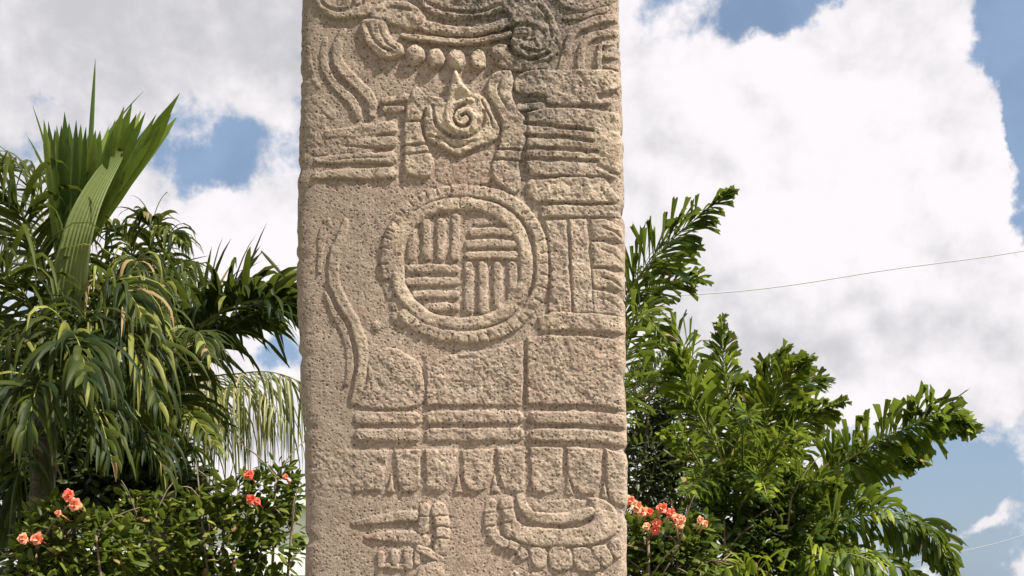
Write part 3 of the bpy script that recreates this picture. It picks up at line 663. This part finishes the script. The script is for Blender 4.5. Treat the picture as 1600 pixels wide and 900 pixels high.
# upright fan of the unfolding leaf
lv = []
fo = frond(lv, r1, [(95, 600, 8.3), (118, 470, 8.2), (138, 360, 8.15), (150, 275, 8.1)], 2, .1, .01, 'strap', R, r0=.02)
lv = []
tips = [(72, 182), (82, 200), (92, 192), (104, 172), (112, 190), (122, 178), (130, 200), (140, 205), (152, 198), (160, 215), (172, 200), (182, 178), (196, 168), (208, 160), (222, 170), (236, 182), (246, 172), (262, 158), (275, 146), (270, 160), (252, 190), (232, 214), (222, 235)]
tips = [q for (x, y) in tips for q in ((x - 3, y + R.uniform(-6, 12)), (x + 4, y + R.uniform(-4, 22)))]
for k, (tx, ty) in enumerate(tips):
    f_ = k / (len(tips) - 1)
    bx, by = 104 + 40 * f_ ** 1.3, 500 - 150 * f_
    p = P(bx, by, 8.2 + .1 * math.sin(k * 1.7)); q = P(tx, ty, 8.05 + .22 * math.sin(k * 2.3)); d = (q - p)
    Nl = (Vector((-.35 + .9 * f_, -1, .1)) + Vector((.35 * math.sin(k * 2.9), 0, 0))).normalized()
    lv.append((fo, p, d, Nl, d.length * 1.0, (.08 if f_ < .4 else .066) * R.uniform(.6, 1.15), .05, 'blade', .05 + .75 * f_ if k % 4 else .9, 8, 0, R.randrange(1 << 30)))  # tint climbs from painted shade at left to sunlit tone at right
for (tx, ty) in ((58, 160), (50, 205), (62, 255), (205, 130), (60, 230)):
    p = P(95, 330, 8.3); q = P(tx, ty, 8.4); d = q - p; lv.append((fo, p, d, Vector((0, -1, .2)), d.length, .02, .5, 'strap', .3, 8, 0, 5))
p = P(137, 300, 8.0); d = P(149, 92, 8.0) - p; lv.append((fo, p, d, Vector((.3, -1, 0)), d.length, .032, .0, 'strap', .2, 8, 0, 5))
flush(lv, r1, YOUNG)
# pale pleated blade
mb = MB(); cl = catmull([P(104, 490, 7.95), P(112, 415, 7.85), (P(128, 345, 7.8)), P(156, 284, 7.85), P(196, 226, 8.0)], 24)
hw = [27, 28, 28, 28, 27, 26, 25, 24, 23, 22, 21.5, 21, 20, 19, 18, 17, 16, 15, 14, 12.5, 11, 9, 6, 2]; vs = []; K = 17
for i, p in enumerate(cl):
    T = (cl[min(i + 1, 23)] - cl[max(i - 1, 0)]).normalized(); wv = T.cross(Vector((.15, -1, 0))).normalized(); nn_ = wv.cross(T)
    for k in range(K):
        u = k / (K - 1) * 2 - 1; vs.append(p - wv * (-u) * hw[i] * 8 / F * 1.0 + nn_ * (-.02 * (1 - u * u) * hw[i] / 20 + (.0035 if k % 2 else -.0035)))
mb.add(vs, [(i * K + k, i * K + k + 1, (i + 1) * K + k + 1, (i + 1) * K + k) for i in range(23) for k in range(K - 1)], .6)
mb.t = [max(.05, .8 - .035 * (i // K) + .12 * math.sin(i % K * 2.1)) for i in range(len(mb.v))]
o = child('leaf_blade', mb.mesh('leaf_blade', False), SHEATH, r1); o['label'] = 'broad pale green pleated blade'

# ---------------- palm 2: smaller arching palm behind
R = random.Random(21)
r2 = palm_root('arching_palm', (235, 1000, 11.5), (225, 600, 11.5), 'dense palm with small curled leaflets behind the tall upright leaf', 'palm tree', r=.10)
lv = []; c = (225, 590, 11.5)
for pts in ([c, (215, 450, 11.4), (195, 370, 11.2), (140, 350, 11)], [c, (235, 440, 11.3), (240, 360, 11.1), (225, 330, 10.9)], [c, (250, 460, 11.3), (262, 370, 11.0), (290, 380, 10.7)], [c, (260, 480, 11.2), (285, 420, 10.8), (300, 470, 10.5)],
            [c, (220, 470, 10.9), (215, 410, 10.4), (205, 440, 10.0)], [c, (240, 490, 10.9), (255, 440, 10.4), (262, 480, 10.0)], [c, (200, 480, 11.5), (165, 420, 11.4), (130, 440, 11.4)], [c, (255, 520, 11), (300, 500, 10.6), (320, 580, 10.3)], [c, (205, 520, 10.8), (190, 480, 10.3), (180, 540, 10)]):
    frond(lv, r2, pts, 38, .46, .034, 'strap', R, g=3.4, bright=.3, tint=(.0, .7), plume=50, fold=.35)
flush(lv, r2, PALM)

# ---------------- palm 3: long dark frond reaching to the stone
R = random.Random(31)
r3 = palm_root('arching_palm', (235, 1000, 9.6), (255, 770, 9.6), 'palm whose long dark frond reaches right up to the left side of the stone', 'palm tree', r=.10)
lv = []; c = (258, 760, 9.6)
frond(lv, r3, [c, (275, 560, 9.5), (340, 490, 9.3), (420, 468, 9.1), (520, 490, 8.9)], 110, .56, .05, 'strap', R, g=1.2, a0=78, a1=30, lift=40, plume=50, bright=.05, tint=(.0, .35), fold=.25, r0=.02)  # low tint range puts the frond's shade into its leaf colour
frond(lv, r3, [c, (290, 590, 9.7), (360, 510, 9.7), (440, 480, 9.7), (540, 500, 9.7)], 110, .55, .05, 'strap', R, g=1.4, a0=75, a1=30, lift=10, plume=30, bright=.03, tint=(.0, .3), fold=.1, r0=.02)  # second layer, same shade painted in by low tints
frond(lv, r3, [c, (270, 600, 9.1), (290, 540, 8.8), (310, 520, 8.4), (330, 560, 8.0)], 48, .42, .028, 'strap', R, g=2.6, bright=.2, tint=(.1, .6), fold=.2)
frond(lv, r3, [c, (230, 560, 9.3), (225, 500, 9.0), (240, 490, 8.6), (270, 560, 8.2)], 48, .42, .028, 'strap', R, g=3, bright=.35, tint=(.2, .8), fold=.2)
frond(lv, r3, [c, (280, 640, 9.3), (300, 650, 9.0), (340, 700, 8.7)], 26, .45, .03, 'strap', R, g=2.6, bright=.25, tint=(.2, .8))
frond(lv, r3, [c, (220, 620, 9.3), (190, 590, 9.0), (150, 640, 8.8)], 26, .5, .04, 'strap', R, g=2.8, bright=.1, tint=(.0, .5))
# two conspicuous single leaflets standing clear of the frond
fo = [o for o in r3.children if o.name.startswith('frond')][0]
for (a_, b_, gg, wd) in (((352, 470), (408, 392), .3, .03), ((408, 392), (465, 455), .6, .026), ((335, 540), (388, 588), .1, .04), ((420, 490), (452, 575), .3, .03), ((420, 535), (455, 575), .4, .03), ((280, 410), (326, 399), .1, .01), ((430, 430), (475, 500), .2, .012)):
    p = P(*a_, 9.1); d = P(*b_, 9.05) - p; lv.append((fo, p, d, Vector((.3, -1, .4)), d.length, wd, gg * .3, 'strap', .3, 6, 0, 3))
flush(lv, r3, PALM)

# ---------------- palm 4: pale hanging curtain
R = random.Random(41)
r4 = palm_root('drooping_palm', (300, 1000, 11.6), (285, 780, 11.6), 'pale palm with thin leaflets hanging like a curtain left of the stone', 'palm tree', r=.09)
lv = []; c = (282, 770, 11.6)
frond(lv, r4, [c, (310, 610, 11.5), (380, 583, 11.3), (450, 588, 11.1), (540, 640, 11)], 60, 1.1, .019, 'strap', R, g=7, jit=.6, plume=35, fold=.3, a0=70, a1=50, lift=-45, bright=.35, tint=(.2, .9), m=7)
frond(lv, r4, [c, (300, 650, 11.3), (340, 610, 11.1), (400, 610, 10.9), (450, 660, 10.8)], 40, .8, .017, 'strap', R, g=9, a0=70, a1=50, lift=-45, bright=.4, tint=(.3, 1), m=7)
frond(lv, r4, [c, (275, 620, 11.3), (290, 580, 11.0), (320, 580, 10.8), (345, 640, 10.6)], 34, .75, .018, 'strap', R, g=8, lift=-30, bright=.4, tint=(.3, 1), m=7)
frond(lv, r4, [c, (250, 640, 11.2), (230, 620, 11.0), (215, 680, 10.8)], 30, .6, .018, 'strap', R, g=7, lift=-30, bright=.4, tint=(.3, 1), m=7)
flush(lv, r4, PALE)

# ---------------- right side palms with jagged fan-tipped leaflets
def rpalm(seed, base, crown, label, fronds, r=.07, limit=290):
    R = random.Random(seed); root = palm_root('fan_tip_palm', base, crown, label, 'palm tree', r=r); lv = []
    for (pts, n, L, Wd, kw) in fronds:
        kk = dict(g=.9, plume=75, lift=5, a0=68, a1=30, bright=.18, tint=(.05, .85), m=3, jit=.3); kk.update(kw)
        frond(lv, root, [crown] + pts, int(n * 1.45), L * .95, Wd * .66, 'wedge', R, **kk)
    flush(lv, root, FISH, limit=limit); return root
c = (950, 690, 9.2)
rpalm(51, (930, 1000, 9.2), c, 'palm half hidden behind the stone with one dark plumed frond rising above its right edge', [
    ([(962, 560, 9.2), (985, 455, 9.1), (1050, 375, 8.9), (1140, 300, 8.7)], 60, .36, .058, dict(tint=(.0, .55), bright=.1, t0=.3, a0=62, a1=25, plume=75)),
    ([(968, 600, 9.3), (992, 510, 9.3), (1035, 450, 9.2), (1095, 435, 9.1)], 44, .34, .055, dict(tint=(.0, .6), bright=.1, t0=.3)),
    ([(960, 620, 9.0), (975, 540, 8.8), (1000, 490, 8.5), (1040, 530, 8.2)], 30, .28, .06, dict(tint=(.1, .7))),
    ([(940, 560, 9.4), (940, 480, 9.5), (900, 420, 9.6)], 30, .3, .06, {}),
    ([(965, 640, 9.0), (1000, 600, 8.7), (1050, 580, 8.4)], 26, .25, .035, dict(tint=(.0, .6), bright=.3)),
])
c = (1165, 800, 8.6)
rpalm(52, (1160, 1000, 8.6), c, 'bushy bright green palm with jagged leaf tips standing right of the stone', [
    ([(1150, 680, 8.7), (1132, 580, 8.7), (1128, 500, 8.7)], 76, .21, .055, dict(bright=.3)),
    ([(1175, 680, 8.6), (1195, 600, 8.6), (1225, 545, 8.6)], 76, .21, .056, dict(bright=.25)),
    ([(1190, 680, 8.5), (1225, 600, 8.4), (1262, 560, 8.3)], 76, .21, .056, dict(bright=.25)),
    ([(1205, 700, 8.5), (1262, 652, 8.4), (1318, 628, 8.2)], 76, .20, .055, dict(bright=.3)),
    ([(1120, 700, 8.6), (1080, 620, 8.5), (1060, 550, 8.4)], 52, .30, .07, dict(bright=.2)),
    ([(1160, 700, 8.1), (1165, 652, 7.7), (1170, 652, 7.3)], 72, .17, .05, dict(bright=.25)),
    ([(1200, 730, 8.1), (1230, 680, 7.7), (1260, 690, 7.3)], 72, .17, .05, dict(bright=.3)),
    ([(1110, 752, 8.2), (1070, 690, 7.9), (1030, 680, 7.6)], 72, .17, .048, dict(bright=.2)),
    ([(1120, 760, 8.0), (1090, 752, 7.6), (1070, 770, 7.2)], 64, .165, .05, dict(bright=.2)),
    ([(1180, 760, 7.9), (1190, 752, 7.5), (1200, 780, 7.1)], 64, .165, .052, dict(bright=.2)),
    ([(1220, 770, 8.2), (1270, 752, 7.9), (1310, 760, 7.7)], 64, .165, .052, dict(bright=.2)),
    ([(1152, 700, 9.0), (1100, 600, 9.2), (1060, 530, 9.4), (1020, 530, 9.5)], 46, .3, .06, dict(tint=(0, .5))),
    ([(1190, 690, 9.0), (1230, 620, 9.2), (1290, 590, 9.3)], 46, .3, .07, dict(tint=(0, .5))),
])
c = (1190, 900, 9.2)
rpalm(53, (1185, 1000, 9.2), c, 'palm with a long plumed frond arching far out to the right against the blue sky', [
    ([(1230, 800, 9.0), (1300, 735, 8.8), (1395, 680, 8.6), (1470, 650, 8.4), (1515, 668, 8.3)], 135, .31, .075, dict(a0=75, a1=45, t0=.15, bright=.15, tint=(.0, .8), plume=85, g=1.4)),
    ([(1260, 800, 9.1), (1330, 735, 9.0), (1390, 715, 8.9), (1440, 720, 8.8)], 60, .26, .07, dict(tint=(0, .7), t0=.2, g=1.5)),
    ([(1250, 820, 8.8), (1320, 790, 8.6), (1380, 780, 8.4)], 34, .24, .055, dict(tint=(0, .6), plume=60)),
    ([(1200, 800, 9.3), (1230, 720, 9.4), (1290, 660, 9.5)], 40, .26, .07, dict(tint=(0, .5))),
    ([(1230, 850, 8.6), (1280, 830, 8.2), (1330, 860, 7.9)], 34, .24, .055, dict(tint=(0, .6))),
    ([(1150, 850, 8.8), (1120, 800, 8.5), (1100, 850, 8.2)], 34, .26, .06, dict(tint=(0, .5))),
])
R = random.Random(54); c = (1215, 960, 8.4)
r6 = palm_root('arching_palm', (1215, 1000, 8.4), c, 'low palm at the lower right with one dark arched frond drooping at its tip', 'palm tree', r=.08); lv = []
frond(lv, r6, [c, (1250, 860, 8.3), (1330, 808, 8.1), (1410, 812, 8.0), (1465, 848, 7.9), (1490, 905, 7.8)], 135, .26, .038, 'wedge', R, g=2.2, a0=66, a1=45, lift=0, plume=85, t0=.2, tint=(.0, .55), bright=.12, r0=.014)
frond(lv, r6, [c, (1230, 890, 8.0), (1280, 868, 7.7), (1350, 872, 7.4), (1420, 930, 7.2)], 60, .28, .036, 'wedge', R, plume=60, g=2.2, a0=60, a1=35, lift=-10, tint=(.1, .7), bright=.15)
frond(lv, r6, [c, (1200, 900, 7.9), (1150, 885, 7.6), (1100, 905, 7.3)], 50, .26, .034, 'wedge', R, plume=50, g=2, a0=60, a1=35, tint=(.5, 1), bright=.3)
frond(lv, r6, [c, (1260, 900, 8.6), (1340, 870, 8.6), (1440, 900, 8.6)], 50, .3, .04, 'wedge', R, plume=60, g=2.2, tint=(.0, .5))
flush(lv, r6, FISH)

# ================================================================== SHRUBS
def leafcloud(blobs, n, R, size, dist, shell=.5):
    out = []
    wts = [b[2] * b[3] for b in blobs]
    for _ in range(n):
        b = R.choices(blobs, wts)[0]; px, py, rx, ry = b[:4]; dz = b[4] if len(b) > 4 else 0
        while True:
            x, y, z = R.uniform(-1, 1), R.uniform(-1, 1), R.uniform(-1, 1)
            if x * x + y * y + z * z <= 1: break
        rr = (x * x + y * y + z * z) ** .5; k = (rr ** shell) / max(rr, .01)
        c = P(px, py, dist + dz); q = c + Vector((x * k * rx, z * k * min(rx, ry) * 1.0, y * k * ry)) * (dist / F)
        nrm = Vector((x, z, y)).normalized(); out.append((q, nrm, size * R.uniform(.6, 1.25)))
    return out
def shrub(name, label, cat, base_px, dist, blobs, n, size, material, R, tint=(.1, .9), group=None, flowers=(), limit=270, stems=9, wide=.55, droop=.5, kind='leaf'):
    b = P(base_px, 960, dist); b.z = 0; root = tag(empty(name, b), label, cat, group)
    for k in range(stems):
        bb = blobs[k % len(blobs)]; e_ = P(bb[0] + R.uniform(-.5, .5) * bb[2], bb[1] + R.uniform(-.6, .3) * bb[3], dist + R.uniform(-.2, .2)); s_ = b + Vector((R.uniform(-.2, .2), R.uniform(-.2, .2), 0))
        m_ = (s_ + e_) * .5 + Vector((R.uniform(-.15, .15), R.uniform(-.1, .1), .1)); pts = catmull([s_, m_, e_], 10); mb = MB(); mb.tube(pts, .022, .006, 6)
        for j in range(6):
            i0 = R.randrange(4, 10); p0 = pts[i0]; q = p0 + Vector((R.uniform(-.25, .25), R.uniform(-.2, .2), R.uniform(0, .28))); mb.tube(catmull([p0, (p0 + q) * .5 + Vector((0, 0, .03)), q], 5), .007, .003, 4)
        child('branch', mb.mesh('branch'), WOOD, root)
    cl = leafcloud(blobs, n, R, size, dist); L_ = []
    for (p, nrm, sz) in cl:
        d = (nrm * .7 + Vector((R.uniform(-1, 1), R.uniform(-1, 1), R.uniform(-.7, .9)))).normalized()
        Nl = (nrm * .4 + Vector((R.uniform(-.6, .6), R.uniform(-.6, .6), 1))).normalized()
        if abs(Nl.dot(d)) > .93: Nl = d.orthogonal()
        tt = R.uniform(*tint); L_.append((root, p, d, Nl, sz, sz * wide, droop, kind, tt, 3, 0, R.randrange(1 << 30)))
    flush(L_, root, material, 'leaf', limit)
    # leaves that were linked straight to the root need its offset
    for o in root.children:
        if o.name.split('.')[0] == 'leaf': o.location = -b
    for (px, py, r, tn) in flowers:
        c = P(px, py, dist - .34 * R.uniform(.9, 1.1)); rr = (.95 if px > 960 else .8) * r * dist / F; mb = MB(); mb.tv = tn
        mb.tube([c + Vector((0, .2, -.03)), c + Vector((0, .08, -.01)), c], .003, .006, 5)
        fo = child('flower', mb.mesh('flower'), PETAL, root)
        for k in range(13):
            ring = (1.0, .62, .25)[0 if k < 6 else 1 if k < 10 else 2]
            an = 2 * math.pi * k / (6, 4, 3)[0 if k < 6 else 1 if k < 10 else 2] + R.uniform(-.4, .4) + ring
            ax = (Vector((R.uniform(-.25, .25), -1, .15))).normalized(); out_ = Vector((math.cos(an), 0, math.sin(an))); out_ = (out_ - ax * out_.dot(ax)).normalized()
            d = (out_ * ring + ax * (.75 - ring * .55)).normalized(); mb = MB()
            leaflet(mb, c - ax * rr * .1, d, (ax - d * ax.dot(d) + out_ * -.3).normalized(), rr * 1.0 * R.uniform(.8, 1.15), rr * .95, R.uniform(-.2, .6), 'leaf', R, min(1, max(0, tn + R.uniform(-.3, .3))), 4)
            link('petal', mb.mesh('petal'), PETAL, fo)
    return root
R = random.Random(61)
shrub('flowering_shrub', 'yellow-green shrub with coral flowers at the lower left corner', 'shrub', 110, 7.3, [(110, 850, 80, 62), (60, 880, 50, 40), (165, 860, 50, 60), (100, 960, 110, 90), (80, 800, 30, 22)], 2000, .074, BUSH, R, (.3, 1),
      flowers=((107, 774, 12, .2), (117, 789, 15, .6), (91, 802, 7, .7), (36, 842, 12, .8), (58, 842, 13, .4)))
shrub('flowering_shrub', 'wide dark shrub with two small red-orange flowers left of the stone', 'shrub', 330, 8.2, [(255, 860, 75, 70), (340, 850, 70, 70), (395, 800, 55, 60), (430, 760, 35, 45), (425, 850, 50, 60), (320, 960, 170, 90), (205, 815, 26, 50), (300, 800, 30, 34), (345, 775, 22, 26), (250, 795, 20, 26), (460, 770, 18, 30)], 3100, .076, BUSH, R, (.2, 1.0),
      flowers=((389, 742, 11, .1), (392, 780, 10, .0), (402, 784, 8, .1), (446, 745, 6, .4)), stems=14)
shrub('flowering_shrub', 'shrub crowned with a cluster of orange-pink flowers at the stone\'s right edge', 'shrub', 1030, 6.8, [(1020, 870, 60, 52), (1070, 880, 45, 60), (1000, 840, 40, 40), (1040, 970, 90, 80), (1095, 830, 22, 30)], 2600, .06, BUSH, R, (.15, .9),
      flowers=((984, 782, 9, .6), (995, 792, 10, .8), (1003, 799, 9, .9), (1013, 800, 9, .1), (1033, 794, 10, .3), (1048, 802, 9, .2), (1058, 810, 9, .6), (1066, 812, 7, .8), (1061, 820, 8, .9), (1026, 818, 9, .3), (1024, 828, 8, .1), (1010, 822, 7, .9), (1094, 812, 6, .95), (1102, 818, 6, .9)))
shrub('leafy_shrub', 'dark shrub under the bright green palm right of the flower cluster', 'shrub', 1170, 8.0, [(1130, 850, 60, 60), (1190, 860, 60, 60), (1250, 850, 50, 60), (1150, 780, 60, 50), (1180, 950, 150, 80), (1230, 790, 50, 40)], 3400, .07, BUSH, R, (.0, .6), stems=12)
shrub('leafy_tree', 'loose small-leaved tree showing sky through its twigs right behind the stone', 'tree', 1010, 11.5, [(1000, 640, 45, 60), (1040, 600, 45, 55), (1075, 660, 50, 60), (1010, 730, 55, 60), (1080, 730, 60, 60), (1100, 620, 40, 40), (1010, 760, 50, 50), (1060, 790, 70, 50), (1020, 700, 40, 40)], 3600, .11, TWIG, R, (.0, .8), stems=16, wide=.3)
shrub('leafy_shrub', 'dark undergrowth shrub behind the left palms', 'shrub', 120, 10.4, [(60, 760, 90, 80), (150, 740, 80, 80), (40, 880, 80, 90), (120, 660, 90, 60), (200, 700, 60, 60), (260, 740, 60, 50), (290, 790, 60, 50), (180, 950, 200, 80), (30, 700, 70, 80), (110, 740, 90, 60), (180, 760, 80, 60), (60, 640, 70, 60)], 7500, .12, TWIG, R, (.0, .3), stems=10)

# ================================================================== BUILDING FAR BEHIND, CABLES
bx = empty('white_house', (-6.3, 24, 0)); tag(bx, 'far white house with a flat roof, glimpsed between shrub and stone', 'house')
def at(o, y): o.location = (0, 0, 0); return o
def hbox(name, a_, b_, m_, par=bx):
    mb = MB(); mb.box(a_, b_); return link(name, mb.mesh(name, False), m_, par)
hbox('wall', (-3.2, 0, 0), (3.2, 6, 3.75), PLASTER); hbox('roof', (-3.5, -.3, 3.75), (3.5, 6.3, 4.0), PLASTER)
for x in (-2.0, 0, 2.0):
    wdw = hbox('window', (x - .5, -.05, 1.2), (x + .5, .02, 2.4), PLASTER); hbox('pane', (x - .42, -.07, 1.28), (x + .42, -.052, 2.32), GLASSM, wdw)
def cable(pts, r, label):
    mb = MB(); c = catmull([P(*p) for p in pts], 40); mb.tube(c, r, r, 5); me = mb.mesh('power_cable')
    b = c[0].copy(); o = link('power_cable', me, CABLE); tag(o, label, 'cable', None); return o
cable([(700, 470, 22), (1120, 458, 22), (1400, 420, 22), (1600, 392, 22), (1900, 335, 22)], .008, 'thin grey cable crossing the clouds right of the stone')
cable([(1300, 905, 26), (1500, 862, 26), (1600, 836, 26), (1900, 740, 26)], .007, 'faint lower cable near the bottom right corner')

for o in COL.objects:
    k = o.name.split('.')[0]
    if o.get('category') and k in ('fan_tip_palm', 'arching_palm', 'coconut_palm', 'drooping_palm'): o['group'] = 'palms beside the stone'
    elif o.get('category') and k in ('flowering_shrub', 'leafy_shrub'): o['group'] = 'shrubs at the foot of the palms'
    elif k == 'power_cable': o['group'] = 'cables across the sky'
